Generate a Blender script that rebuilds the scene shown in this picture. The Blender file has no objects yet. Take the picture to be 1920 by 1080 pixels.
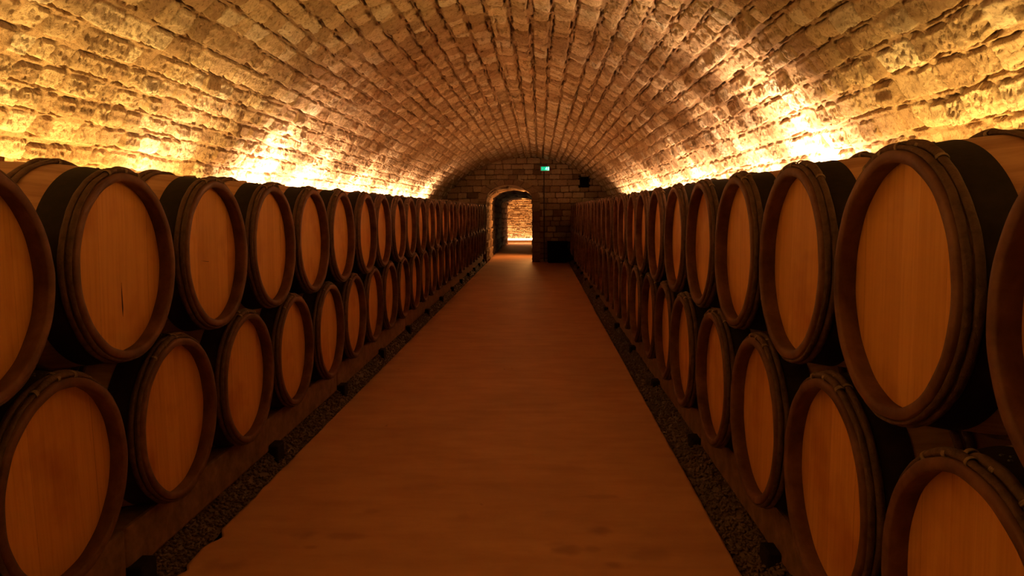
import bpy, math, random
import numpy as np
from mathutils import Matrix, Vector
random.seed(7)
C = bpy.context.scene.collection
PI = math.pi

# ------------------------------------------------------------------ dimensions
EYE = 1.35
F_PX = 1430.36; PITCH = .1019; YAW = -.0365; ROLL = .0064
XC, ZC, RV = -.32, -.08, 2.79          # vault axis and radius
Y0, Y1 = -1.0, 19.8                    # near end / far wall
STEP = .7040
XL_U, XL_L, XR = -1.352, -1.374, .791
ZU, ZL = EYE-.1775, EYE-.787
PATH_L, PATH_R = -1.360, .743
LB = .88                               # barrel length

# ------------------------------------------------------------------ noise (numpy)
def _hash(ix, iy, seed):
    h = (ix.astype(np.int64)*374761393 + iy.astype(np.int64)*668265263 + seed*1442695041) & 0xffffffff
    h = ((h ^ (h >> 13))*1274126177) & 0xffffffff
    h = ((h ^ (h >> 15))*2246822519) & 0xffffffff
    return ((h ^ (h >> 16)) & 0xffffff)/float(0xffffff)
def vnoise(x, y, seed=0):
    ix = np.floor(x); iy = np.floor(y); fx = x-ix; fy = y-iy
    fx = fx*fx*(3-2*fx); fy = fy*fy*(3-2*fy)
    a = _hash(ix, iy, seed); b = _hash(ix+1, iy, seed); c = _hash(ix, iy+1, seed); d = _hash(ix+1, iy+1, seed)
    return (a+(b-a)*fx)*(1-fy)+(c+(d-c)*fx)*fy - .5
def fbm(x, y, seed=0, octs=3):
    s = 0; a = 1; t = 0
    for o in range(octs):
        s = s+a*vnoise(x*2**o+17.3*o, y*2**o-9.1*o, seed+o*31); t += a; a *= .55
    return s/t
def sstep(a, b, x):
    t = np.clip((x-a)/(b-a), 0, 1); return t*t*(3-2*t)

def stone_field(S, V, seed, cw=(.125, .165), cl=(.13, .24), mort=(.008, .022), relief=1.0, down=None, rough=1.0, crackdepth=.035, mcross=1.0):
    """height (m, towards the room), stone mask and tone for a coursed rubble surface.
    S runs across the courses, V along them; down = +1/-1 array: the side of a stone that is its lower edge."""
    rng = np.random.RandomState(seed)
    shp = S.shape; S = S.ravel(); V = V.ravel()
    down = np.ones_like(S) if down is None else down.ravel()
    Sw = S + .016*fbm(V*1.3, S*.0+3.3, seed+1, 2) + .010*fbm(V*7, S*5, seed+2, 2)
    Vw = V + .022*fbm(S*5, V*3, seed+3, 2) + .008*fbm(S*16, V*16, seed+5, 2)
    smin, smax = Sw.min()-.3, Sw.max()+.3
    b = [smin]
    while b[-1] < smax: b.append(b[-1]+rng.uniform(*cw))
    b = np.array(b); ci = np.clip(np.searchsorted(b, Sw)-1, 0, len(b)-2)
    H = np.zeros_like(S); M = np.zeros_like(S); T = np.zeros_like(S)
    vmin, vmax = Vw.min()-.5, Vw.max()+.5
    e1 = fbm(S*45, V*45, seed+11, 2); e2 = fbm(S*16, V*16, seed+12, 2)
    r1 = fbm(S*26, V*26, seed+13, 4); r2 = fbm(S*9, V*9, seed+14, 2)
    rd = 1-2*np.abs(fbm(S*20, V*20, seed+23, 3))*2.4          # ridged, chipped faces
    mn = fbm(S*50, V*50, seed+15, 2); mb = fbm(S*2.2, V*2.2, seed+16, 2)
    for i in range(len(b)-1):
        m = np.nonzero(ci == i)[0]
        js = [vmin-rng.uniform(0, .2)]
        f = rng.uniform(.85, 1.15)
        while js[-1] < vmax: js.append(js[-1]+rng.uniform(*cl)*f)
        n = len(js)
        P = rng.uniform(.008, .030, n)*relief; big = rng.rand(n) < .14; P[big] += .016*relief
        flat = rng.rand(n) < .12; tone = rng.rand(n); tone[rng.rand(n) < .07] = 1.35
        tu = rng.uniform(-.10, .14, n); tv = rng.uniform(-.10, .10, n)
        ms = rng.uniform(mort[0], mort[1], n)*.5*mcross; mv = rng.uniform(mort[0], mort[1], n)*.42
        ru = rng.uniform(.25, .9, n); ck = rng.rand(n); ro = rng.uniform(.5, 1.6, n)
        if len(m) == 0: continue
        js = np.array(js); w = b[i+1]-b[i]; off = rng.uniform(-.012, .012, n)
        j = np.clip(np.searchsorted(js, Vw[m])-1, 0, n-2)
        L = js[j+1]-js[j]
        u = (Sw[m]-b[i]-w/2)+off[j]*.5; v = Vw[m]-js[j]-L/2
        hu = w/2-ms[j]-np.abs(off[j])*.4; hv = L/2-mv[j]
        rr = np.minimum(hu, hv)*ru[j]*.6
        qu = np.abs(u)-hu+rr; qv = np.abs(v)-hv+rr
        d = np.hypot(np.maximum(qu, 0), np.maximum(qv, 0))+np.minimum(np.maximum(qu, qv), 0)-rr
        d = d + .010*e2[m]+.008*e1[m]
        e = sstep(.002, -.006, d)
        dn = down[m]
        plate = P[j]+(u*dn*tu[j]*1.2+.12*P[j]*u*dn/hu)+v*tv[j]*.6 + relief*rough*ro[j]*(.016*r1[m]+.008*r2[m]+.008*np.minimum(rd[m], .35))
        plate = np.maximum(plate, .001)
        mh = .003*mn[m]+.006*mb[m]
        up = sstep(.25, -.75, u*dn/hu)                                 # top edge flush with mortar
        h = mh*(1-e)+e*(plate*(1-.5*up)+.35*mh)
        # the joint under a stone's lower edge has lost its mortar in places
        lowedge = (u*dn > hu*.2)
        ckw = sstep(.0125, .005, np.abs(d-.004))*lowedge*sstep(-.10, .14, mb[m]*.6+e2[m]*.8+(ck[j]-.50)*.9)
        h = h-crackdepth*ckw*(1-e*.6)
        sd = sstep(.010, .004, np.abs(d-.004))*(1-lowedge)*sstep(-.12, .10, e2[m]*.6+(ck[j]-.45)*.6)
        h = h-.018*sd*(1-e*.6)
        H[m] = h; M[m] = e*(1-.85*flat[j]*1.0); T[m] = tone[j]
    return H.reshape(shp), M.reshape(shp), T.reshape(shp)

# ------------------------------------------------------------------ mesh helpers
def mesh_from(name, verts, quads, mat, smooth=False, attrs=None):
    me = bpy.data.meshes.new(name)
    verts = np.asarray(verts, dtype=np.float32); quads = np.asarray(quads, dtype=np.int32)
    k = quads.shape[1]
    me.vertices.add(len(verts)); me.vertices.foreach_set('co', verts.ravel())
    me.loops.add(quads.size); me.loops.foreach_set('vertex_index', quads.ravel())
    me.polygons.add(len(quads)); me.polygons.foreach_set('loop_start', np.arange(0, quads.size, k, dtype=np.int32))
    me.update(calc_edges=True)
    if smooth: me.polygons.foreach_set('use_smooth', np.ones(len(quads), dtype=bool))
    if attrs:
        for an, av in attrs.items():
            a = me.attributes.new(an, 'FLOAT', 'POINT'); a.data.foreach_set('value', np.asarray(av, dtype=np.float32).ravel())
    me.materials.append(mat); me.validate(); me.update()
    return me
def link(name, me, parent=None, loc=(0, 0, 0)):
    o = bpy.data.objects.new(name, me); C.objects.link(o); o.location = loc
    if parent: o.parent = parent
    return o
def grid_quads(nu, nv, flip=False):
    i = np.arange(nu-1)[:, None]*nv+np.arange(nv-1)[None, :]
    q = np.stack([i, i+1, i+nv+1, i+nv], -1).reshape(-1, 4)
    return q[:, ::-1] if flip else q
class MB:
    """collects simple solids; build() links them as ONE mesh object"""
    def __init__(s): s.v = []; s.f = []
    def box(s, x0, x1, y0, y1, z0, z1):
        n = len(s.v)
        s.v += [(x, y, z) for x in (x0, x1) for y in (y0, y1) for z in (z0, z1)]
        s.f += [tuple(n+k for k in q) for q in ((0, 1, 3, 2), (4, 6, 7, 5), (0, 4, 5, 1), (2, 3, 7, 6), (0, 2, 6, 4), (1, 5, 7, 3))]
        return s
    def poly_prism(s, pts, y0, y1):
        n = len(s.v); k = len(pts)
        s.v += [(x, y0, z) for x, z in pts]+[(x, y1, z) for x, z in pts]
        s.f += [tuple(range(n, n+k)), tuple(range(n+2*k-1, n+k-1, -1))]
        s.f += [(n+i, n+k+i, n+k+(i+1) % k, n+(i+1) % k) for i in range(k)]
        return s
    def mesh(s, name, mat, smooth=False):
        me = bpy.data.meshes.new(name); me.from_pydata(s.v, [], s.f); me.materials.append(mat)
        if smooth:
            for p in me.polygons: p.use_smooth = True
        me.update(); return me
    def build(s, name, mat, parent=None, bevel=0, smooth=False, loc=(0, 0, 0)):
        o = link(name, s.mesh(name, mat, smooth), parent, loc)
        if bevel:
            m = o.modifiers.new('bevel', 'BEVEL'); m.width = bevel; m.segments = 2; m.limit_method = 'ANGLE'
        return o
def tag(o, label=None, cat=None, group=None, kind=None):
    if label: o['label'] = label
    if cat: o['category'] = cat
    if group: o['group'] = group
    if kind: o['kind'] = kind
    return o

# ------------------------------------------------------------------ materials
def mat(name):
    m = bpy.data.materials.new(name); m.use_nodes = True
    nt = m.node_tree; b = nt.nodes['Principled BSDF']
    return m, nt, b
def N(nt, t, **kw):
    n = nt.nodes.new(t)
    for k, v in kw.items():
        if k in n.inputs: n.inputs[k].default_value = v
        else: setattr(n, k, v)
    return n
def ramp(nt, fac, stops):
    r = nt.nodes.new('ShaderNodeValToRGB'); cr = r.color_ramp
    while len(cr.elements) < len(stops): cr.elements.new(.5)
    for e, (p, c) in zip(cr.elements, stops): e.position = p; e.color = (*c, 1)
    nt.links.new(fac, r.inputs[0]); return r.outputs[0]
def mix(nt, f, a, b, mode='MIX'):
    n = nt.nodes.new('ShaderNodeMix'); n.data_type = 'RGBA'; n.blend_type = mode
    for s, v in ((n.inputs[0], f), (n.inputs[6], a), (n.inputs[7], b)):
        if hasattr(v, 'is_linked'): nt.links.new(v, s)
        elif isinstance(v, (int, float)): s.default_value = v
        else: s.default_value = (*v, 1)
    return n.outputs[2]
def bump(nt, b, h, strength, dist):
    n = N(nt, 'ShaderNodeBump', Strength=strength, Distance=dist); nt.links.new(h, n.inputs['Height']); nt.links.new(n.outputs[0], b.inputs['Normal'])

def stone_mat(name, lo, hi, mortar, bright=(.80, .70, .58), bs=.8):
    m, nt, b = mat(name)
    tc = nt.nodes.new('ShaderNodeTexCoord')
    a1 = N(nt, 'ShaderNodeAttribute', attribute_name='tone'); a2 = N(nt, 'ShaderNodeAttribute', attribute_name='stone')
    n1 = N(nt, 'ShaderNodeTexNoise', Scale=5.0, Detail=6.0, Roughness=.65); nt.links.new(tc.outputs['Object'], n1.inputs['Vector'])
    n2 = N(nt, 'ShaderNodeTexNoise', Scale=95.0, Detail=5.0, Roughness=.75); nt.links.new(tc.outputs['Object'], n2.inputs['Vector'])
    n3 = N(nt, 'ShaderNodeTexNoise', Scale=48.0, Detail=4.0, Roughness=.7); nt.links.new(tc.outputs['Object'], n3.inputs['Vector'])
    c = ramp(nt, a1.outputs['Fac'], [(0, lo), (.8, hi), (1.0, bright)])
    c = mix(nt, a2.outputs['Fac'], mortar, c)
    st = ramp(nt, n1.outputs['Fac'], [(.32, (.62, .55, .48)), (.62, (1, 1, 1))]); c = mix(nt, .55, c, st, 'MULTIPLY')
    sp = ramp(nt, n3.outputs['Fac'], [(.34, (.42, .33, .25)), (.48, (1, 1, 1))]); c = mix(nt, .8, c, sp, 'MULTIPLY')
    nt.links.new(c, b.inputs['Base Color']); b.inputs['Roughness'].default_value = .9; b.inputs['Specular IOR Level'].default_value = .25
    ad = N(nt, 'ShaderNodeMath', operation='ADD'); nt.links.new(n2.outputs['Fac'], ad.inputs[0]); nt.links.new(n3.outputs['Fac'], ad.inputs[1])
    bump(nt, b, ad.outputs[0], bs, .016)
    return m
M_VAULT = stone_mat('rubble_limestone', (.40, .275, .175), (.76, .60, .42), (.47, .325, .205))
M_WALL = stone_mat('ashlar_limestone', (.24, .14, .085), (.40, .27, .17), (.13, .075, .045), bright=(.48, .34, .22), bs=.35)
M_BACK = stone_mat('thin_bedded_rubble', (.50, .38, .27), (.74, .60, .45), (.20, .13, .08))

def simple(name, col, rough=.8, spec=.3, metal=0, noise=None, bmp=None):
    m, nt, b = mat(name); b.inputs['Roughness'].default_value = rough; b.inputs['Specular IOR Level'].default_value = spec; b.inputs['Metallic'].default_value = metal
    tc = nt.nodes.new('ShaderNodeTexCoord'); oi = nt.nodes.new('ShaderNodeObjectInfo')
    n1 = N(nt, 'ShaderNodeTexNoise', Scale=noise or 12.0, Detail=5.0, Roughness=.65); nt.links.new(tc.outputs['Object'], n1.inputs['Vector'])
    nt.links.new(oi.outputs['Random'], n1.inputs['W']) if 'W' in n1.inputs and n1.inputs['W'].enabled else None
    c = ramp(nt, n1.outputs['Fac'], [(.3, tuple(x*.6 for x in col)), (.7, tuple(min(1, x*1.3) for x in col))])
    nt.links.new(c, b.inputs['Base Color'])
    if bmp: bump(nt, b, n1.outputs['Fac'], bmp, .01)
    return m
M_HOOP = simple('chestnut_hoop_bark', (.105, .052, .032), .66, .3, noise=38, bmp=.6)
M_WICKER = simple('willow_binding', (.26, .17, .11), .7, .3, noise=60, bmp=.4)
M_IRON = simple('dark_iron_hoop', (.018, .010, .007), .7, .2, noise=25, bmp=.15)
M_NAIL = simple('nail_head', (.03, .02, .018), .5, .5)
M_BUNG = simple('bung_wood', (.42, .24, .13), .75, noise=20, bmp=.2)
M_TIMBER = simple('stained_timber_rail', (.20, .105, .060), .75, .25, noise=14, bmp=.3)
M_BLOCK = simple('shade_black_block', (.012, .007, .005), .85, .2, noise=20, bmp=.3)  # near-black colour stands in for the shaded sides of these wooden blocks
M_PEBBLE = simple('dark_gravel', (.13, .075, .05), .55, .5, noise=30)
M_DIRT = simple('packed_dirt', (.055, .033, .022), .95, .2, noise=20, bmp=.6)
M_UNLIT = simple('unlit_passage_black', (.030, .016, .010), .85, .2, noise=8, bmp=.2)  # near-black colour stands in for the unlit middle stretch of the passage
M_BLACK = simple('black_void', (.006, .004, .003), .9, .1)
M_CABLE = simple('dark_conduit', (.02, .012, .01), .6, .3)
M_PLAST = simple('off_white_plastic', (.62, .56, .48), .5, .4, noise=3)

def chime_mat():
    m, nt, b = mat('wine_stained_stave_ends'); tc = nt.nodes.new('ShaderNodeTexCoord'); oi = nt.nodes.new('ShaderNodeObjectInfo')
    n1 = N(nt, 'ShaderNodeTexNoise', Scale=9.0, Detail=5.0, Roughness=.65, noise_dimensions='4D'); nt.links.new(tc.outputs['Object'], n1.inputs['Vector'])
    mu = N(nt, 'ShaderNodeMath', operation='MULTIPLY'); mu.inputs[1].default_value = 37; nt.links.new(oi.outputs['Random'], mu.inputs[0]); nt.links.new(mu.outputs[0], n1.inputs['W'])
    c = ramp(nt, n1.outputs['Fac'], [(.30, (.055, .018, .011)), (.50, (.125, .047, .026)), (.74, (.22, .10, .052))])
    nt.links.new(c, b.inputs['Base Color']); b.inputs['Roughness'].default_value = .6; b.inputs['Specular IOR Level'].default_value = .35
    bump(nt, b, n1.outputs['Fac'], .2, .01); return m
M_CHIME = chime_mat()

def head_mat():
    m, nt, b = mat('pale_oak_head'); tc = nt.nodes.new('ShaderNodeTexCoord'); oi = nt.nodes.new('ShaderNodeObjectInfo')
    at = N(nt, 'ShaderNodeAttribute', attribute_name='board')
    mu = N(nt, 'ShaderNodeMath', operation='MULTIPLY'); mu.inputs[1].default_value = 91; nt.links.new(oi.outputs['Random'], mu.inputs[0])
    mp = nt.nodes.new('ShaderNodeMapping'); mp.inputs['Scale'].default_value = (1, 30, 1.3); nt.links.new(tc.outputs['Object'], mp.inputs['Vector'])
    g = N(nt, 'ShaderNodeTexNoise', Scale=3.0, Detail=5.0, Roughness=.6, noise_dimensions='4D'); nt.links.new(mp.outputs[0], g.inputs['Vector']); nt.links.new(mu.outputs[0], g.inputs['W'])
    wn = N(nt, 'ShaderNodeTexWhiteNoise', noise_dimensions='2D')
    cb = nt.nodes.new('ShaderNodeCombineXYZ'); nt.links.new(at.outputs['Fac'], cb.inputs[0]); nt.links.new(mu.outputs[0], cb.inputs[1]); nt.links.new(cb.outputs[0], wn.inputs['Vector'])
    c = ramp(nt, wn.outputs['Value'], [(0, (.58, .26, .055)), (1, (.69, .33, .085))])
    gr = ramp(nt, g.outputs['Fac'], [(.30, (.80, .72, .64)), (.56, (1, 1, 1))]); c = mix(nt, .7, c, gr, 'MULTIPLY')
    # wine seepage, strongest on some heads
    s = N(nt, 'ShaderNodeTexNoise', Scale=3.6, Detail=3.0, Roughness=.6, noise_dimensions='4D'); nt.links.new(tc.outputs['Object'], s.inputs['Vector']); nt.links.new(mu.outputs[0], s.inputs['W'])
    c = mix(nt, .75, c, ramp(nt, s.outputs['Fac'], [(.30, (.62, .40, .30)), (.50, (1, 1, 1))]), 'MULTIPLY')
    nt.links.new(c, b.inputs['Base Color']); b.inputs['Roughness'].default_value = .62; b.inputs['Specular IOR Level'].default_value = .3
    bump(nt, b, g.outputs['Fac'], .12, .004); return m
M_HEAD = head_mat()
def stave_mat():
    m, nt, b = mat('oak_staves'); tc = nt.nodes.new('ShaderNodeTexCoord'); oi = nt.nodes.new('ShaderNodeObjectInfo')
    at = N(nt, 'ShaderNodeAttribute', attribute_name='board')
    mp = nt.nodes.new('ShaderNodeMapping'); mp.inputs['Scale'].default_value = (1.2, 22, 22); nt.links.new(tc.outputs['Object'], mp.inputs['Vector'])
    g = N(nt, 'ShaderNodeTexNoise', Scale=2.5, Detail=5.0, Roughness=.6); nt.links.new(mp.outputs[0], g.inputs['Vector'])
    c = ramp(nt, at.outputs['Fac'], [(0, (.40, .20, .10)), (1, (.54, .30, .155))])
    c = mix(nt, .8, c, ramp(nt, g.outputs['Fac'], [(.3, (.65, .55, .48)), (.6, (1, 1, 1))]), 'MULTIPLY')
    nt.links.new(c, b.inputs['Base Color']); b.inputs['Roughness'].default_value = .65
    bump(nt, b, g.outputs['Fac'], .15, .004); return m
M_STAVE = stave_mat()
def path_mat():
    m, nt, b = mat('worn_concrete_path'); tc = nt.nodes.new('ShaderNodeTexCoord'); at = N(nt, 'ShaderNodeAttribute', attribute_name='stain')
    n1 = N(nt, 'ShaderNodeTexNoise', Scale=1.6, Detail=6.0, Roughness=.6); nt.links.new(tc.outputs['Object'], n1.inputs['Vector'])
    mp = nt.nodes.new('ShaderNodeMapping'); mp.inputs['Scale'].default_value = (1.0, 3.2, 1); nt.links.new(tc.outputs['Object'], mp.inputs['Vector'])
    n2 = N(nt, 'ShaderNodeTexNoise', Scale=2.6, Detail=6.0, Roughness=.62); nt.links.new(mp.outputs[0], n2.inputs['Vector'])
    n3 = N(nt, 'ShaderNodeTexNoise', Scale=160.0, Detail=2.0); nt.links.new(tc.outputs['Object'], n3.inputs['Vector'])
    c = ramp(nt, n1.outputs['Fac'], [(.3, (.54, .27, .135)), (.7, (.66, .34, .165))])
    c = mix(nt, .42, c, ramp(nt, n2.outputs['Fac'], [(.34, (.70, .60, .54)), (.60, (1, 1, 1))]), 'MULTIPLY')
    c = mix(nt, at.outputs['Fac'], c, (.25, .10, .05))
    nt.links.new(c, b.inputs['Base Color']); b.inputs['Roughness'].default_value = .6; b.inputs['Specular IOR Level'].default_value = .35
    bump(nt, b, n3.outputs['Fac'], .12, .004); return m
M_PATH = path_mat()
def emit(name, col, st):
    m, nt, b = mat(name); b.inputs['Base Color'].default_value = (*col, 1); b.inputs['Emission Color'].default_value = (*col, 1); b.inputs['Emission Strength'].default_value = st; return m

# ------------------------------------------------------------------ the vault
def build_vault():
    tc = math.radians(58)
    th_f = np.linspace(-tc, tc, 800); th_c = np.linspace(tc, math.radians(88.3), 60)[1:]
    th = np.concatenate([-th_c[::-1], th_f, th_c])
    ys = [Y0]
    while ys[-1] < 2.8: ys.append(ys[-1]+.03)
    while ys[-1] < Y1: ys.append(ys[-1]+max(.0055, ys[-1]*.0015))
    ys[-1] = Y1; ys = np.array(ys)
    TH, YY = np.meshgrid(th, ys, indexing='ij')
    S = TH*RV
    H, M, T = stone_field(S, YY, 11, cw=(.125, .165), cl=(.11, .23), down=np.sign(TH), mcross=2.1)
    PT = fbm(S*70, YY*70, 301, 2); H = H-.009*sstep(.10, .24, PT)*M*(fbm(S*5, YY*5, 303, 2) > -.12)
    big = .012*fbm(S*1.5, YY*1.5, 77, 2)
    r = RV-H-big
    X = XC+r*np.sin(TH); Z = ZC+r*np.cos(TH)
    me = mesh_from('ceiling', np.stack([X, YY, Z], -1).reshape(-1, 3), grid_quads(len(th), len(ys)), M_VAULT, False, {'tone': T, 'stone': M})
    o = link('ceiling', me); o['kind'] = 'structure'
build_vault()

# ------------------------------------------------------------------ far wall with arched opening
AX, AW, ASP, ACR = -.785, .597, 1.62, 2.00
def arch_sd(x, z, aw=AW, sp=ASP, cr=ACR, ax=AX):
    dx = x-ax; up = np.maximum(z-sp, 0)/(cr-sp)
    k = np.hypot(dx/aw, up); return (k-1)*aw          # <0 inside
NX0, NX1, NZ0, NZ1 = 1.03, 1.27, 1.94, 2.19           # vent niche
def build_far_wall():
    xs = np.linspace(-3.15, 2.55, 640); zs = np.linspace(-.08, 2.78, 330)
    X, Z = np.meshgrid(xs, zs, indexing='ij')
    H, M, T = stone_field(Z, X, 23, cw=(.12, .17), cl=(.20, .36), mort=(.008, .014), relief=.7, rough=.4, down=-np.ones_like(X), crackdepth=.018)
    # dressed stones around the arch
    sd = arch_sd(X, Z)
    ring = (sd < .20) & (sd > -.1)
    ang = np.arctan2(np.maximum(Z-ASP, 0)*1.5+1e-6, X-AX); seg = np.where(Z > ASP, ang/(PI/9), Z/.26+np.where(X > AX, 0, 20))
    fr = np.abs(seg-np.floor(seg)-.5)*2; jt = sstep(.90, .97, fr)
    H2 = .014-jt*.016+.004*fbm(X*20, Z*20, 5, 3); M2 = 1-jt; T2 = _hash(np.floor(seg), np.floor(seg)*0, 4)*.6
    H = np.where(ring, H2, H); M = np.where(ring, M2, M); T = np.where(ring, T2, T)
    for _ in range(2):                                  # snap boundary vertices onto the arch outline
        s = arch_sd(X, Z); near = (np.abs(s) < .010)
        up = Z > ASP
        kx = (X-AX)/AW; kz = np.where(up, (Z-ASP)/(ACR-ASP), 0); k = np.maximum(np.hypot(kx, kz), 1e-6)
        X = np.where(near, AX+(X-AX)/k, X); Z = np.where(near & up, ASP+(Z-ASP)/k, Z)
    s = arch_sd(X, Z)
    Yv = Y1+.02-H
    q = grid_quads(len(xs), len(zs), True)
    xv = X.ravel(); zv = Z.ravel(); sv = s.ravel()
    cx = xv[q].mean(1); cz = zv[q].mean(1)
    keep = (sv[q].mean(1) > -.0005) & ~((cx > NX0) & (cx < NX1) & (cz > NZ0) & (cz < NZ1))
    keep &= np.hypot(cx-XC, cz-ZC) < RV+.06
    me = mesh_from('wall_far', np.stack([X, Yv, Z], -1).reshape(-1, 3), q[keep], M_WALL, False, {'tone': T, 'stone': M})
    link('wall_far', me)['kind'] = 'structure'
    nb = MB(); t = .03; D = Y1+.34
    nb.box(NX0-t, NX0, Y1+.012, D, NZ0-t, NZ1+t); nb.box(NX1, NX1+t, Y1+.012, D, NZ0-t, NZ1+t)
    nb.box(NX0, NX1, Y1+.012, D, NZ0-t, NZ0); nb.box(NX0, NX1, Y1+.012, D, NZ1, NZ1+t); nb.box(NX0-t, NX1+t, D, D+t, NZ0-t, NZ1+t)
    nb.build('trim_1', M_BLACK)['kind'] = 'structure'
build_far_wall()

# ------------------------------------------------------------------ passage behind the arch
def passage(name, ya, yb, A, B, material, seed, relief, n=150, sx=None):
    """A, B: (left, right, spring, crown) at each end"""
    t = np.linspace(0, 1, n); ny = max(12, int((yb-ya)/.02)); ys = np.linspace(ya, yb, ny)
    T_, Y_ = np.meshgrid(t, ys, indexing='ij'); w = (Y_-ya)/(yb-ya)
    L = A[0]+(B[0]-A[0])*w; R_ = A[1]+(B[1]-A[1])*w; sp = A[2]+(B[2]-A[2])*w; cr = A[3]+(B[3]-A[3])*w
    X = np.zeros_like(T_); Z = np.zeros_like(T_); NXn = np.zeros_like(T_); NZn = np.zeros_like(T_)
    a = T_ < .38; b = T_ > .62; c = ~a & ~b
    X[a] = L[a]; Z[a] = (sp*T_/.38)[a]; NXn[a] = 1
    X[b] = R_[b]; Z[b] = (sp*(1-T_)/.38)[b]; NXn[b] = -1
    an = PI*(1-(T_-.38)/.24); hw = (R_-L)/2
    X[c] = ((L+R_)/2+hw*np.cos(an))[c]; Z[c] = (sp+(cr-sp)*np.sin(an))[c]; NXn[c] = -np.cos(an)[c]; NZn[c] = -np.sin(an)[c]
    S = T_*4.3
    H, M, T = stone_field(S, Y_, seed, cw=(.14, .24), cl=(.2, .42), relief=relief, rough=.8)
    H = H*np.clip((Y_-ya)/.05, .0, 1)
    X = X+NXn*H; Z = np.maximum(Z+NZn*H, -.02)
    me = mesh_from(name, np.stack([X, Y_, Z], -1).reshape(-1, 3), grid_quads(n, ny, True), material, False, {'tone': T, 'stone': M})
    link(name, me)['kind'] = 'structure'
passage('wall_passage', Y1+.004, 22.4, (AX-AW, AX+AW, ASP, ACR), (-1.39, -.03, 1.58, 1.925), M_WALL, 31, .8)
passage('wall_passage_middle', 22.4, 27.9, (-1.39, -.03, 1.58, 1.925), (-1.385, -.05, 1.52, 1.80), M_UNLIT, 33, .4)
passage('wall_passage_inner', 27.9, 30.7, (-1.385, -.05, 1.52, 1.80), (-1.29, -.03, 1.50, 1.82), M_WALL, 35, .8)
def back_room():
    xs = np.linspace(-3.2, 2.2, 520); zs = np.linspace(-.05, 2.7, 300); X, Z = np.meshgrid(xs, zs, indexing='ij')
    H, M, T = stone_field(Z, X, 41, cw=(.045, .095), cl=(.10, .30), mort=(.008, .02), relief=1.3, rough=1.1, down=-np.ones_like(X))
    me = mesh_from('wall_back_room', np.stack([X, 32.2-H, Z], -1).reshape(-1, 3), grid_quads(len(xs), len(zs), True), M_BACK, False, {'tone': T, 'stone': M})
    link('wall_back_room', me)['kind'] = 'structure'
    b = MB(); b.box(-3.2, -3.1, 30.7, 32.25, 0, 2.7).box(2.1, 2.2, 30.7, 32.25, 0, 2.7).box(-3.2, 2.2, 30.7, 32.25, 2.7, 2.8)
    b.box(-3.2, -1.40, 30.6, 30.7, 0, 2.7).box(.05, 2.2, 30.6, 30.7, 0, 2.7).box(-1.40, .05, 30.6, 30.7, 1.90, 2.7)
    b.build('wall_back_room_sides', simple('plain_plaster', (.42, .30, .20), .9, noise=5))['kind'] = 'structure'
back_room()

# ------------------------------------------------------------------ ground and path
g = MB(); g.box(-3.3, 2.7, Y0, Y1+.3, -.22, -.055).build('floor_ground', M_DIRT)['kind'] = 'structure'
def gravel_bed(name, x0, x1, seed):
    nx, ys = 46, [0.9]
    while ys[-1] < Y1: ys.append(ys[-1]+max(.012, ys[-1]*.004))
    ys[-1] = Y1; ys = np.array(ys); xs = np.linspace(x0, x1, nx); X, Y = np.meshgrid(xs, ys, indexing='ij')
    Z = -.028+.085*sstep(.0, .13, np.abs(X-(PATH_L if x0 < 0 else PATH_R)))+.020*fbm(X*6, Y*6, seed, 3)+.012*vnoise(X*60, Y*60, seed+2)
    me = mesh_from(name, np.stack([X, Y, Z], -1).reshape(-1, 3), grid_quads(nx, len(ys), True), M_DIRT, True)
    return me
def gravel(name, xe, side, seed, label):
    """xe = path edge; the strip runs outwards (side -1 left, +1 right) and under the rails"""
    rng = np.random.RandomState(seed)
    base = [(0, 0, 1), (.94, 0, .1), (.29, .9, -.1), (-.76, .55, .15), (-.76, -.55, -.12), (.29, -.9, .1), (0, 0, -1)]
    fc = [(0, 1, 2), (0, 2, 3), (0, 3, 4), (0, 4, 5), (0, 5, 1), (6, 2, 1), (6, 3, 2), (6, 4, 3), (6, 5, 4), (6, 1, 5)]
    base = np.array(base); fc = np.array(fc)
    n = 15000
    Y = 1.3*np.exp(rng.rand(n)*math.log((Y1-.1)/1.3))
    W = np.where(rng.rand(n) < .8, .20, .42)
    X = xe+side*(.014+W*rng.rand(n))
    size = rng.uniform(.0045, .0115, n)*(1+Y*.045)
    Z = -.028+.085*sstep(.0, .13, np.abs(X-xe))+.020*fbm(X*6, Y*6, seed, 3)+size*.35+rng.uniform(0, .008, n)
    vs = base[None]*(size[:, None]*1.0)[:, :, None]*rng.uniform(.55, 1.25, (n, 7, 1))*np.array([1.1, 1, .8])
    a = rng.rand(n)*2*PI; c, s = np.cos(a), np.sin(a)
    vx = vs[..., 0]*c[:, None]-vs[..., 1]*s[:, None]; vy = vs[..., 0]*s[:, None]+vs[..., 1]*c[:, None]
    P = np.stack([vx+X[:, None], vy+Y[:, None], vs[..., 2]+Z[:, None]], -1).reshape(-1, 3)
    Fq = (fc[None]+(np.arange(n)*7)[:, None, None]).reshape(-1, 3)
    me = mesh_from(name, P, Fq, M_PEBBLE)
    x0, x1 = sorted((xe+side*.012, xe+side*1.2))
    # bed and pebbles in one object
    bm_ = gravel_bed('bed', x0, x1, seed)
    import bmesh
    bm = bmesh.new(); bm.from_mesh(me); bm.from_mesh(bm_)
    bm.to_mesh(me); bm.free(); bpy.data.meshes.remove(bm_)
    tag(link(name, me), label, 'gravel', kind='stuff')
gravel('gravel', PATH_L, -1, 5, 'dark loose gravel strip between the left edge of the path and the rails')
gravel('gravel', PATH_R, 1, 6, 'dark loose gravel strip between the right edge of the path and the rails')

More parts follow.
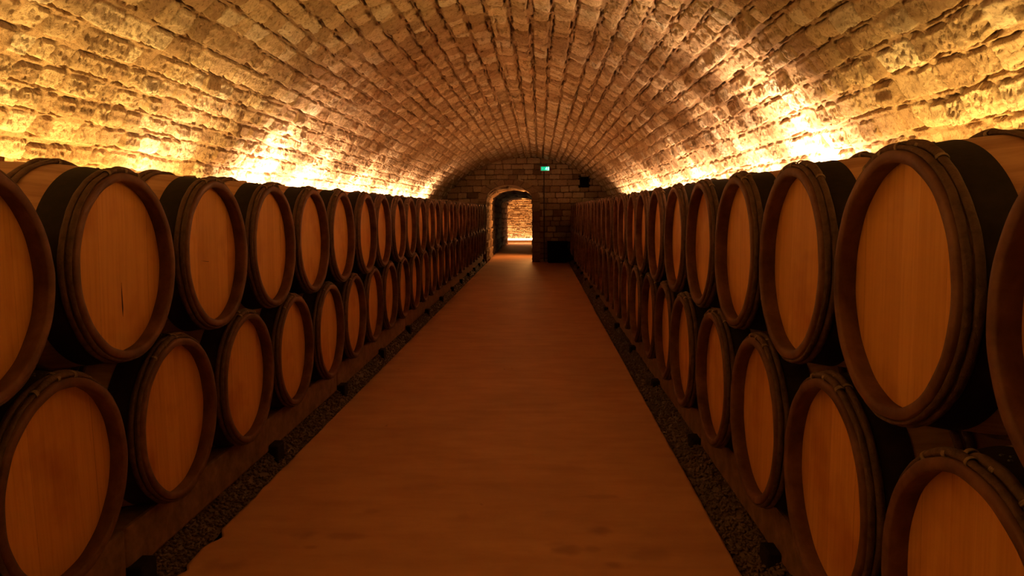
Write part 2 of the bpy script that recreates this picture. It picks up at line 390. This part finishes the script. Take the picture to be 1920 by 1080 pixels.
def build_path():
    ys = [.5]
    while ys[-1] < 19.8: ys.append(ys[-1]+max(.010, ys[-1]*.005))
    while ys[-1] < 32.2: ys.append(ys[-1]+.15)
    ys = np.array(ys); nx = 200; t = np.linspace(0, 1, nx)
    T, Y = np.meshgrid(t, ys, indexing='ij')
    el = PATH_L+.010*fbm(Y*2, Y*0, 3, 3)+.006*fbm(Y*22, Y*0, 8, 2); er = PATH_R+.008*fbm(Y*2, Y*0, 4, 3)+.004*fbm(Y*22, Y*0, 9, 2)
    chip = np.exp(-((Y-3.02)/.05)**2)*.035+np.exp(-((Y-2.72)/.03)**2)*.02
    el = el+chip
    X = el+(er-el)*T
    Z = .003*fbm(X*1.2, Y*1.2, 6, 2)-.001
    # stains at measured spots of the floor: (x, y, rx, ry, strength)
    spots = [(.255, 3.12, .045, .05, .55), (.115, 2.93, .07, .045, .55), (.06, 2.98, .05, .03, .25), (.21, 2.94, .04, .035, .4), (.43, 2.9, .08, .06, .35),
             (.28, 2.80, .04, .03, .5), (-.98, 3.05, .06, .05, .4), (-.80, 3.04, .10, .035, .35), (-.93, 2.93, .03, .02, .4), (-1.20, 2.76, .09, .07, .4),
             (-.75, 3.3, .05, .03, .3), (-.34, 3.25, .03, .03, .2), (-.55, 3.6, .15, .06, .2), (.1, 3.9, .2, .05, .2), (-.2, 5.0, .3, .06, .15), (.3, 3.5, .12, .03, .35)]
    st = np.zeros_like(X); wob = fbm(X*14, Y*14, 12, 3)
    for x, y, rx, ry, s in spots:
        d = np.hypot((X-x)/rx, (Y-y)/ry)+wob*1.2; st = np.maximum(st, s*sstep(1.25, .35, d))
    speck = vnoise(X*33, Y*33, 51); st = np.maximum(st, .7*sstep(.485, .497, speck))
    st = np.maximum(st, .45*sstep(.10, .0, X-el+.04*wob)*sstep(.0, .2, fbm(X*0, Y*2.5, 61, 2)+.05))
    me = mesh_from('floor', np.stack([X, Y, Z], -1).reshape(-1, 3), grid_quads(nx, len(ys), True), M_PATH, True, {'stain': st})
    # sides of the slab
    import bmesh
    bm = bmesh.new(); bm.from_mesh(me)
    be = [e for e in bm.edges if e.is_boundary]
    r = bmesh.ops.extrude_edge_only(bm, edges=be)
    for v in r['geom']:
        if isinstance(v, bmesh.types.BMVert): v.co.z = -.075
    bm.to_mesh(me); bm.free()
    link('floor', me)['kind'] = 'structure'
build_path()
g = MB(); g.box(-3.2, 2.2, Y1+.35, 32.25, -.2, -.012).build('floor_passage', M_PATH)['kind'] = 'structure'

# ------------------------------------------------------------------ barrels
PROF = [(0, .303), (.03, .308), (.06, .3125), (.12, .3235), (.20, .3345), (.28, .3415), (.36, .3455), (.44, .347)]
def rad(a):
    a = min(a, LB-a)
    for (a0, r0), (a1, r1) in zip(PROF, PROF[1:]):
        if a <= a1: return r0+(r1-r0)*(a-a0)/(a1-a0)
    return .347
def revolve(name, prof, mat_, seg=96, smooth=True, closed=False, wob=None, attrs=None):
    """prof: list of (axial, radius); axis = +X"""
    n = len(prof); V = []
    for k in range(seg):
        p = 2*PI*k/seg
        for a, r in prof:
            w = wob(p, a) if wob else 0
            V.append((a, (r+w)*math.sin(p), (r+w)*math.cos(p)))
    F = []
    m = n if closed else n-1
    for k in range(seg):
        k2 = (k+1) % seg
        for i in range(m):
            j = (i+1) % n; F.append((k*n+i, k2*n+i, k2*n+j, k*n+j))
    me = bpy.data.meshes.new(name); me.from_pydata(V, [], F); me.materials.append(mat_)
    for p in me.polygons: p.use_smooth = smooth
    me.update(); return me
def staves_mesh():
    seg = 30*6; ax = [.012+.856*i/26 for i in range(27)]
    V = []; tone = []
    rs = [random.random() for _ in range(30)]
    for k in range(seg):
        p = 2*PI*k/seg; gr = .0016 if k % 6 == 0 else 0
        for a in ax: V.append((a, (rad(a)-gr)*math.sin(p), (rad(a)-gr)*math.cos(p))); tone.append(rs[k//6])
    n = len(ax)
    F = [(k*n+i, ((k+1) % seg)*n+i, ((k+1) % seg)*n+i+1, k*n+i+1) for k in range(seg) for i in range(n-1)]
    me = mesh_from('staves', V, F, M_STAVE, True, {'board': tone}); return me
def head_mesh(name, x, seed, mark=None):
    """pale boards, vertical; faces -X"""
    rng = random.Random(seed); R_ = .290; V = []; F = []; bd = []
    # boards
    xs = [-R_]
    while xs[-1] < R_-.05: xs.append(xs[-1]+rng.uniform(.075, .125))
    xs[-1] = R_
    for i in range(len(xs)-1):
        y0, y1 = xs[i]+.0001, xs[i+1]-.0001; k = 10; off = rng.uniform(-.0002, .0002)
        cols = [y0+(y1-y0)*j/k for j in range(k+1)]
        for j in range(k):
            ya, yb = cols[j], cols[j+1]
            za, zb = math.sqrt(max(R_*R_-ya*ya, 0)), math.sqrt(max(R_*R_-yb*yb, 0)); n = len(V)
            V += [(x+off, ya, -za), (x+off, ya, za), (x+off, yb, zb), (x+off, yb, -zb)]; bd += [float(i)+seed*.37]*4
            F.append((n, n+3, n+2, n+1))
    me = mesh_from(name, V, F, M_HEAD, False, {'board': bd}); return me
def chime_mesh(flip=False):
    # front edge, outer bevel and the inside wall down to the head groove
    p = [(.014, .3065), (.003, .3055), (0, .3025), (-.001, .292), (.001, .281), (.006, .278), (.030, .282), (.050, .286), (.056, .286), (.056, .300)]
    def wob(ph, a): return .0007*math.sin(ph*15)+.0006*math.sin(ph*7+1)
    me = revolve('chime', p, M_CHIME, 120, True, True, wob)
    if flip:
        me.transform(Matrix.Translation((LB, 0, 0)) @ Matrix.Scale(-1, 4, (1, 0, 0))); me.flip_normals()
    return me
def wood_hoop_mesh(a, r, w, h, seed):
    """half-round split chestnut hoop with overlapping ends on top"""
    rng = random.Random(seed); seg = 150; k = 10; V = []; ph0 = rng.uniform(-.35, .35)
    s1, s2, s3 = rng.uniform(0, 6), rng.uniform(0, 6), rng.uniform(0, 6)
    for i in range(seg):
        p = 2*PI*i/seg; q = (p-ph0+PI) % (2*PI)-PI
        lump = math.exp(-(abs(q)/.26)**4)
        step = .0035 if -.26 < q < .27 else 0
        hh = h*(1+.10*math.sin(5*p+s1)+.06*math.sin(13*p+s2)+.05*math.sin(29*p+s3))+.006*lump+step*.7
        ww = w*(1+.04*math.sin(4*p+s3)+.02*math.sin(17*p+s1))+.003*lump
        ac = a+.0010*math.sin(2*p+s1)+.0008*math.sin(6*p+s3)
        for j in range(k):
            u = 2*PI*j/k
            V.append((ac+ww*.5*math.cos(u), (r+hh*(.5+.5*math.sin(u)))*math.sin(p), (r+hh*(.5+.5*math.sin(u)))*math.cos(p)))
    F = [(i*k+j, ((i+1) % seg)*k+j, ((i+1) % seg)*k+(j+1) % k, i*k+(j+1) % k) for i in range(seg) for j in range(k)]
    me = bpy.data.meshes.new('wooden_hoop'); me.from_pydata(V, [], F); me.materials.append(M_HOOP)
    for f in me.polygons: f.use_smooth = True
    me.update(); return me, ph0
def binding_meshes(a, r, w, h, ph0, seed, ties):
    """each tie: one willow strip wound a few turns round the hoop"""
    rng = random.Random(seed+99); out = []
    for c in ties:
        V = []; F = []; c += rng.uniform(-.03, .03); turns = rng.choice((2, 3, 3)); kr = 14*turns; rr = .0022
        for i in range(kr+1):
            u = 2*PI*i/14; ca = a+(w*.5+.0022)*math.cos(u); cr_ = r+h*.60+(h*.56+.0032)*math.sin(u); pp = ph0+c+.0135*(i/14-turns/2)
            for j in range(5):
                v = 2*PI*j/5
                ra = ca+rr*.8*math.cos(v)*math.cos(u); r2 = cr_+rr*.8*math.cos(v)*math.sin(u); p2 = pp+rr*1.3*math.sin(v)/r
                V.append((ra, r2*math.sin(p2), r2*math.cos(p2)))
        F += [(i*5+j, (i+1)*5+j, (i+1)*5+(j+1) % 5, i*5+(j+1) % 5) for i in range(kr) for j in range(5)]
        me = bpy.data.meshes.new('binding'); me.from_pydata(V, [], F); me.materials.append(M_WICKER)
        for f in me.polygons: f.use_smooth = True
        me.update(); out.append(me)
    return out
def iron_mesh(a0, a1):
    p = [(a0, rad(a0)-.002), (a0, rad(a0)+.0025), ((a0+a1)/2, rad((a0+a1)/2)+.0028), (a1, rad(a1)+.0025), (a1, rad(a1)-.002)]
    return revolve('iron_hoop', p, M_IRON, 120, False, True)
def bung_mesh():
    V = []; F = []; n = 20
    for z, r in ((-.02, .024), (.012, .030), (.016, .029)):
        V += [(r*math.cos(2*PI*i/n), r*math.sin(2*PI*i/n), z) for i in range(n)]
    for l in range(2): F += [(l*n+i, l*n+(i+1) % n, (l+1)*n+(i+1) % n, (l+1)*n+i) for i in range(n)]
    F += [tuple(range(2*n, 3*n)), tuple(range(n-1, -1, -1))]
    me = bpy.data.meshes.new('bung'); me.from_pydata(V, [], F); me.materials.append(M_BUNG); me.update(); return me
def nail_meshes(a):
    out = []
    for da, p in ((0, -.05), (.012, .0), (.002, .045)):
        V = []; F = []; r = rad(a+da)+.0025; c = Vector((a+da, r*math.sin(p), r*math.cos(p)))
        for z, q in ((0, .0055), (.003, .004)):
            V += [(c.x+q*math.cos(k*PI/4), c.y+q*math.sin(k*PI/4), c.z+z) for k in range(8)]
        F += [(k, (k+1) % 8, 8+(k+1) % 8, 8+k) for k in range(8)]+[tuple(8+k for k in range(8))]
        me = bpy.data.meshes.new('nail'); me.from_pydata(V, [], F); me.materials.append(M_NAIL); me.update(); out.append(me)
    return out

HOOPS = [(.0175, .020, .0125), (.038, .021, .0135), (.235, .026, .0115), (.263, .026, .0105),
         (LB-.263, .026, .0105), (LB-.235, .026, .0115), (LB-.038, .021, .0135), (LB-.0175, .020, .0125)]
me_staves = staves_mesh(); me_chF = chime_mesh(); me_chB = chime_mesh(True); me_bung = bung_mesh()
me_iron = [iron_mesh(.050, .130), iron_mesh(LB-.130, LB-.050)]; me_nails = nail_meshes(.082)
me_heads = [head_mesh('barrel_head', .052, s) for s in range(7)]
me_tail = head_mesh('barrel_head', LB-.052, 20); me_tail.flip_normals()
def make_variant(v):
    root = bpy.data.objects.new('wine_barrel', None); C.objects.link(root); root.empty_display_size = .1
    ZB = .347
    def part(name, me, parent=root, loc=(0, 0, ZB)):
        return link(name, me, parent, loc)
    part('staves', me_staves); part('barrel_head', me_heads[v % 7]); part('barrel_head', me_tail); part('chime', me_chF); part('chime', me_chB)
    for i, (a, w, h) in enumerate(HOOPS):
        me, ph = wood_hoop_mesh(a, rad(a)-.001, w, h, v*10+i); hp = part('wooden_hoop', me)
        if i < 4:
            for bme in binding_meshes(a, rad(a)-.001, w, h, ph, v*10+i, (-.27, .0, .28) if i < 2 else (-.2, .2)): link('binding', bme, hp)
    for k, me in enumerate(me_iron):
        o = part('iron_hoop', me)
        if k == 0:
            for nm in me_nails: link('nail', nm, o)
    part('bung', me_bung, root, (LB/2, 0, ZB+rad(LB/2)))
    return root
variants = [make_variant(v) for v in range(5)]; used = set()
def copy_tree(o, parent=None, detail=True):
    c = o.copy(); C.objects.link(c)
    if parent: c.parent = parent
    for ch in o.children:
        if not detail and (ch.name.startswith('binding') or ch.name.startswith('nail')): continue
        copy_tree(ch, c, detail)
    return c
ORD = ['first', 'second', 'third', 'fourth', 'fifth', 'sixth', 'seventh', 'eighth', 'ninth', 'tenth', 'eleventh', 'twelfth', 'thirteenth', 'fourteenth', 'fifteenth',
       'sixteenth', 'seventeenth', 'eighteenth', 'nineteenth', 'twentieth', 'twenty-first', 'twenty-second', 'twenty-third', 'twenty-fourth', 'twenty-fifth', 'twenty-sixth', 'twenty-seventh', 'twenty-eighth']
SPECIAL = {('left', 'upper', 1): 'oak barrel with a dark crack low in its head, second in the left upper row',
           ('left', 'upper', 2): 'oak barrel with a short scratch across its head, third in the left upper row',
           ('left', 'upper', 0): 'oak barrel cut by the left edge of view, nearest in the left upper row',
           ('right', 'upper', 0): 'oak barrel cut by the right edge of view, nearest in the right upper row',
           ('right', 'upper', 1): 'oak barrel with the largest whole head in view, second in the right upper row',
           ('right', 'lower', 0): 'oak barrel in the lower right corner, nearest in the right lower row'}
rows = [('left', 'upper', XL_U, ZU, 2.4774-STEP), ('left', 'lower', XL_L, ZL, 2.4774-STEP/2), ('right', 'upper', XR, ZU, 1.7728-STEP), ('right', 'lower', XR-.003, ZL, 1.7728-STEP/2)]
M_CRACK = simple('dark_crack', (.06, .02, .012), .8)
rng = random.Random(3); late = []
for side, tier, X, Zc, ys in rows:
    k = 0; y = ys
    while y < Y1-.36:
        v = rng.randrange(5)
        if k < 2: v = (k*2+(side == 'left')+2*(tier == 'lower')) % 5
        if v not in used: o = variants[v]; used.add(v)
        else: o = copy_tree(variants[v], None, k < 14)
        dx = rng.uniform(-.012, .012)*(k > 3); dy = rng.uniform(-.002, .002)
        o.location = (X+(-dx if side == 'left' else dx), y+dy, Zc-.347)
        o.rotation_euler = (rng.uniform(-.05, .05)*0, 0, PI if side == 'left' else 0)
        o['label'] = SPECIAL.get((side, tier, k), 'pale-headed oak barrel, %s from the viewer in the %s %s row' % (ORD[k], side, tier))
        o['category'] = 'barrel'; o['group'] = 'wine barrels in the %s %s row' % (side, tier)
        for ch in o.children:                      # turn boards and wooden hoops a little
            if ch.name.startswith('barrel_head'): ch.rotation_euler.x = rng.uniform(-.06, .06)
            if ch.name.startswith('wooden_hoop'): ch.rotation_euler.x = rng.uniform(-.12, .12)
        if (side, tier, k) == ('left', 'upper', 1): late.append((o, 1))
        if (side, tier, k) == ('left', 'upper', 2): late.append((o, 2))
        y += STEP; k += 1
for o, n in late:
    h = [c for c in o.children if c.name.startswith('barrel_head')][0]; cm = MB()
    if n == 1: cm.poly_prism([(0, 0), (.004, .03), (.001, .07), (-.002, .115), (-.004, .07), (-.003, .03)], 0, .001)
    else: cm.poly_prism([(-.04, .004), (0, .001), (.03, -.001), (.034, -.003), (0, -.001)], 0, .001)
    me = cm.mesh('crack', M_CRACK); me.transform(Matrix.Translation((.0512, (.03, -.03)[n == 2]*-1, (-.17, -.03)[n == 2])) @ Matrix.Rotation(-PI/2, 4, 'Z')); link('crack', me, h)
for v in range(5):
    if v not in used:
        for c in list(variants[v].children_recursive): bpy.data.objects.remove(c)
        bpy.data.objects.remove(variants[v])

# ------------------------------------------------------------------ rails and blocks under the lower barrels
RT = ZL-.316                                            # top of rails: touches the barrels 10 cm in from the head
def rail_row(side):
    s = -1 if side == 'left' else 1; xh = (XL_L if side == 'left' else XR)
    for row, d in (('front', .085), ('rear', .70)):
        xa, xb = sorted((xh+s*d, xh+s*(d+.095)))
        a = .5; i = 0; yj = 5.35 if side == 'left' else 4.1
        js = [1.05]+[yj+1.408*2*(j)-2.816 for j in range(0, 8) if 1.2 < yj+1.408*2*j-2.816 < 19.2]+[19.72]
        for j in range(len(js)-1):
            o = MB().box(xa, xb, js[j]+.004, js[j+1]-.004, RT-.185, RT-.004).build('timber_rail', M_TIMBER, None, .012)
            if row == 'front':
                tag(o, 'brown timber rail, %s length from the viewer, under the front of the %s lower barrels' % (ORD[j], side), 'rail', 'front rails under the %s barrels' % side)
            else:
                tag(o, 'timber rail beneath the rear of the %s lower barrels, %s length from the viewer' % (side, ORD[j]), 'rail', 'rear rails under the %s barrels' % side)
        if row == 'front':
            y = yj-1.408*3; k = 0
            while y < 19.6:
                if y > 1.5:
                    xi, xo = sorted((xh+s*.035, xh+s*.135))
                    o = MB().box(xi, xo, y, y+.11, -.045,   .098).build('support_block', M_BLOCK, None, .010)
                    tag(o, 'wooden block, coloured black for shade, supporting the %s timber rail, %s from the viewer' % (side, ORD[k]), 'block', 'blocks under the %s front rails' % side); k += 1
                y += 1.408
rail_row('left'); rail_row('right')
# ------------------------------------------------------------------ things on the far wall
def exit_sign():
    r = bpy.data.objects.new('exit_sign', None); C.objects.link(r); r.location = (.14, Y1-.0, 2.34); r.empty_display_size = .05
    tag(r, 'small green lit emergency exit sign high on the far wall right of the arch', 'sign')
    MB().box(-.12, .12, -.055, .01, 0, .115).build('housing', M_PLAST, r, .006)
    pane = MB().box(-.095, .112, -.060, -.0555, .010, .105).build('lit_panel', emit('green_panel', (.0, .36, .17), 1.7), r)
    white = emit('pale_green_pictogram', (.35, 1.0, .75), 3.0)
    p = MB()
    p.poly_prism([(.046+.010*math.cos(a*PI/5), .088+.010*math.sin(a*PI/5)) for a in range(10)], -.0615, -.0602)      # head
    p.poly_prism([(.030, .074), (.050, .076), (.044, .052), (.028, .050)], -.0615, -.0602)                             # torso
    p.poly_prism([(.030, .052), (.040, .053), (.060, .036), (.056, .018), (.048, .018), (.050, .034)], -.0615, -.0602)
    p.poly_prism([(.028, .052), (.036, .050), (.026, .032), (.006, .028), (.006, .035), (.022, .038)], -.0615, -.0602)
    p.poly_prism([(.046, .074), (.064, .064), (.072, .070), (.070, .062), (.063, .057), (.044, .066)], -.0615, -.0602)
    p.poly_prism([(.030, .074), (.014, .068), (.010, .056), (.016, .056), (.020, .064), (.032, .068)], -.0615, -.0602)
    p.build('running_figure', white, pane)
    d = MB(); d.box(.078, .105, -.0615, -.0602, .016, .098); d.build('doorway_symbol', white, pane)
    a = MB(); a.poly_prism([(-.075, .057), (-.055, .078), (-.055, .064), (-.028, .064), (-.028, .050), (-.055, .050), (-.055, .036)], -.0615, -.0602); a.build('arrow', emit('dim_green_arrow', (.08, .55, .3), 1.0), pane)
exit_sign()
tag(MB().box(.105, .130, Y1-.030, Y1+.012, .02, 2.33).build('cable_conduit', M_CABLE), 'thin dark conduit running down the far wall below the exit sign', 'conduit')
cb = bpy.data.objects.new('low_cuboid', None); C.objects.link(cb); cb.location = (.46, Y1-.2, 0); tag(cb, 'low black cabinet standing against the far wall at the end of the path', 'cuboid')
MB().box(-.26, .25, -.14, .17, .03, .53).build('body', M_BLACK, cb, .01); MB().box(-.27, .26, -.15, .175, .53, .55).build('top', M_BLACK, cb, .005)  # plain black box in place of an unidentified dark shape
MB().box(-.24, .23, -.12, .15, 0.0, .03).build('plinth', M_BLACK, cb); MB().box(-.25, -.008, -.152, -.14, .05, .51).build('front_panel', M_BLACK, cb, .003); MB().box(.0, .24, -.152, -.14, .05, .51).build('front_panel', M_BLACK, cb, .003)
# glowing strip at the foot of the back-room wall
ls = MB().box(-2.4, 1.2, 31.90, 31.96, .10, .16).build('light_strip', emit('warm_led', (1, .62, .28), 26)); tag(ls, 'glowing warm light strip along the foot of the stone wall seen through the arch', 'light')
tag(MB().box(-2.45, 1.25, 31.84, 31.99, -.012, .10).build('strip_plinth', simple('pale_kerb', (.55, .42, .30), .8)), 'low pale kerb carrying the glowing light strip beyond the arch', 'kerb')

# ------------------------------------------------------------------ lights (lamps stand on the ground behind the barrels and shine up the vault)
LCOL = (1.0, .415, .105); LGOLD = (1.0, .58, .145); LBASE = (1.0, .60, .31)
def area(name, loc, tgt, sx, sy, power, col=LCOL, spread=PI):
    l = bpy.data.lights.new(name, 'AREA'); l.shape = 'RECTANGLE'; l.size = sx; l.size_y = sy; l.energy = power; l.color = col; l.spread = spread
    o = bpy.data.objects.new(name, l); C.objects.link(o); o.location = loc
    d = Vector(tgt)-Vector(loc); o.rotation_euler = d.to_track_quat('-Z', 'Y').to_euler(); return o
def strip(name, side, ya, yb, power_per_m, col=LCOL, z=1.27, lean=-.05, spread=PI):
    """a long lamp lying along the row, shining up and leaning over the barrels"""
    s = -1 if side == 'left' else 1; x = XC+s*2.11; ym = (ya+yb)/2
    l = area(name, (x, ym, z), (x, ym, z+1), .06, yb-ya, power_per_m*(yb-ya), col, spread)
    f = Vector((-s*lean, 0, 1)).normalized(); yax = Vector((0, 1, 0)); zax = -f
    l.rotation_euler = Matrix((yax.cross(zax), yax, zax)).transposed().to_euler()
strip('uplight_left_far', 'left', 5.6, 16.6, 3.5)
strip('uplight_left_near', 'left', -.8, 5.4, 29, LGOLD, z=1.02)
strip('uplight_right_far', 'right', 4.3, 16.2, 3.5)
strip('uplight_right_near', 'right', -.8, 4.1, 29, LGOLD, z=1.02)
strip('base_light_left', 'left', 6.0, 16.9, 50, LBASE, z=1.27, lean=-.75, spread=math.radians(130))
strip('base_light_right', 'right', 4.3, 16.6, 50, LBASE, z=1.27, lean=-.75, spread=math.radians(130))
for sd, pc in (('left', 1.6), ('right', 3.6)):
    strip('cross_light_near', sd, -.8, 5.0, pc, LGOLD, z=1.47, lean=2.4, spread=math.radians(66))
    strip('cross_light_far', sd, 5.6, 15.5, .7, LCOL, z=1.47, lean=2.4, spread=math.radians(66))
def spot(side, y, p, z=1.2):
    s = -1 if side == 'left' else 1
    area('floodlight', (XC+s*2.0, y, z), (XC+s*1.95, y, 2.0), .16, .3, p, LBASE, math.radians(105))
for sd, y, p in (('left', 4.8, 9), ('left', 6.6, 60), ('left', 8.0, 34), ('left', 10.2, 22), ('left', 13.0, 9), ('left', 15.8, 34), ('right', 5.0, 70), ('right', 6.3, 22), ('right', 8.6, 24), ('right', 11.8, 36), ('right', 14.6, 8)): spot(sd, y, p)
# back room
area('room_lamp', (-.6, 31.0, 2.55), (-.6, 32.1, 1.3), 2.6, .2, 24)
area('room_floor_lamp', (-.7, 31.80, .12), (-.7, 32.2, .9), 3.4, .05, 30)
area('room_ceiling_lamp', (-.6, 31.1, 2.6), (-.7, 30.4, .2), 1.2, .4, 60)
area('passage_fill', (-.12, 22.5, 1.1), (-1.3, 21.6, .5), .04, 1.6, 60)  # added light, out of view, to brighten the reveal and passage floor

# ------------------------------------------------------------------ camera, world, colour
cam = bpy.data.cameras.new('camera'); co = bpy.data.objects.new('camera', cam); C.objects.link(co)
def rot():
    c, s = math.cos(YAW), math.sin(YAW); A = Matrix(((c, -s, 0), (s, c, 0), (0, 0, 1)))
    c, s = math.cos(PITCH), math.sin(PITCH); B = Matrix(((1, 0, 0), (0, c, -s), (0, s, c)))
    c, s = math.cos(ROLL), math.sin(ROLL); D = Matrix(((c, 0, -s), (0, 1, 0), (s, 0, c)))
    return D @ B @ A
Rm = rot(); right, fwd, up = Rm[0], Rm[1], Rm[2]
co.matrix_world = Matrix((right, up, -fwd)).transposed().to_4x4(); co.location = (0, 0, EYE)
cam.sensor_width = 36; cam.lens = F_PX/1920*36; cam.clip_start = .05; cam.clip_end = 100
bpy.context.scene.camera = co
w = bpy.data.worlds.new('world'); bpy.context.scene.world = w; w.use_nodes = True
w.node_tree.nodes['Background'].inputs[0].default_value = (0, 0, 0, 1); w.node_tree.nodes['Background'].inputs[1].default_value = 0
vs = bpy.context.scene.view_settings
vs.view_transform = 'Standard'; vs.look = 'None'; vs.gamma = 1; vs.use_curve_mapping = False; vs.exposure = 0
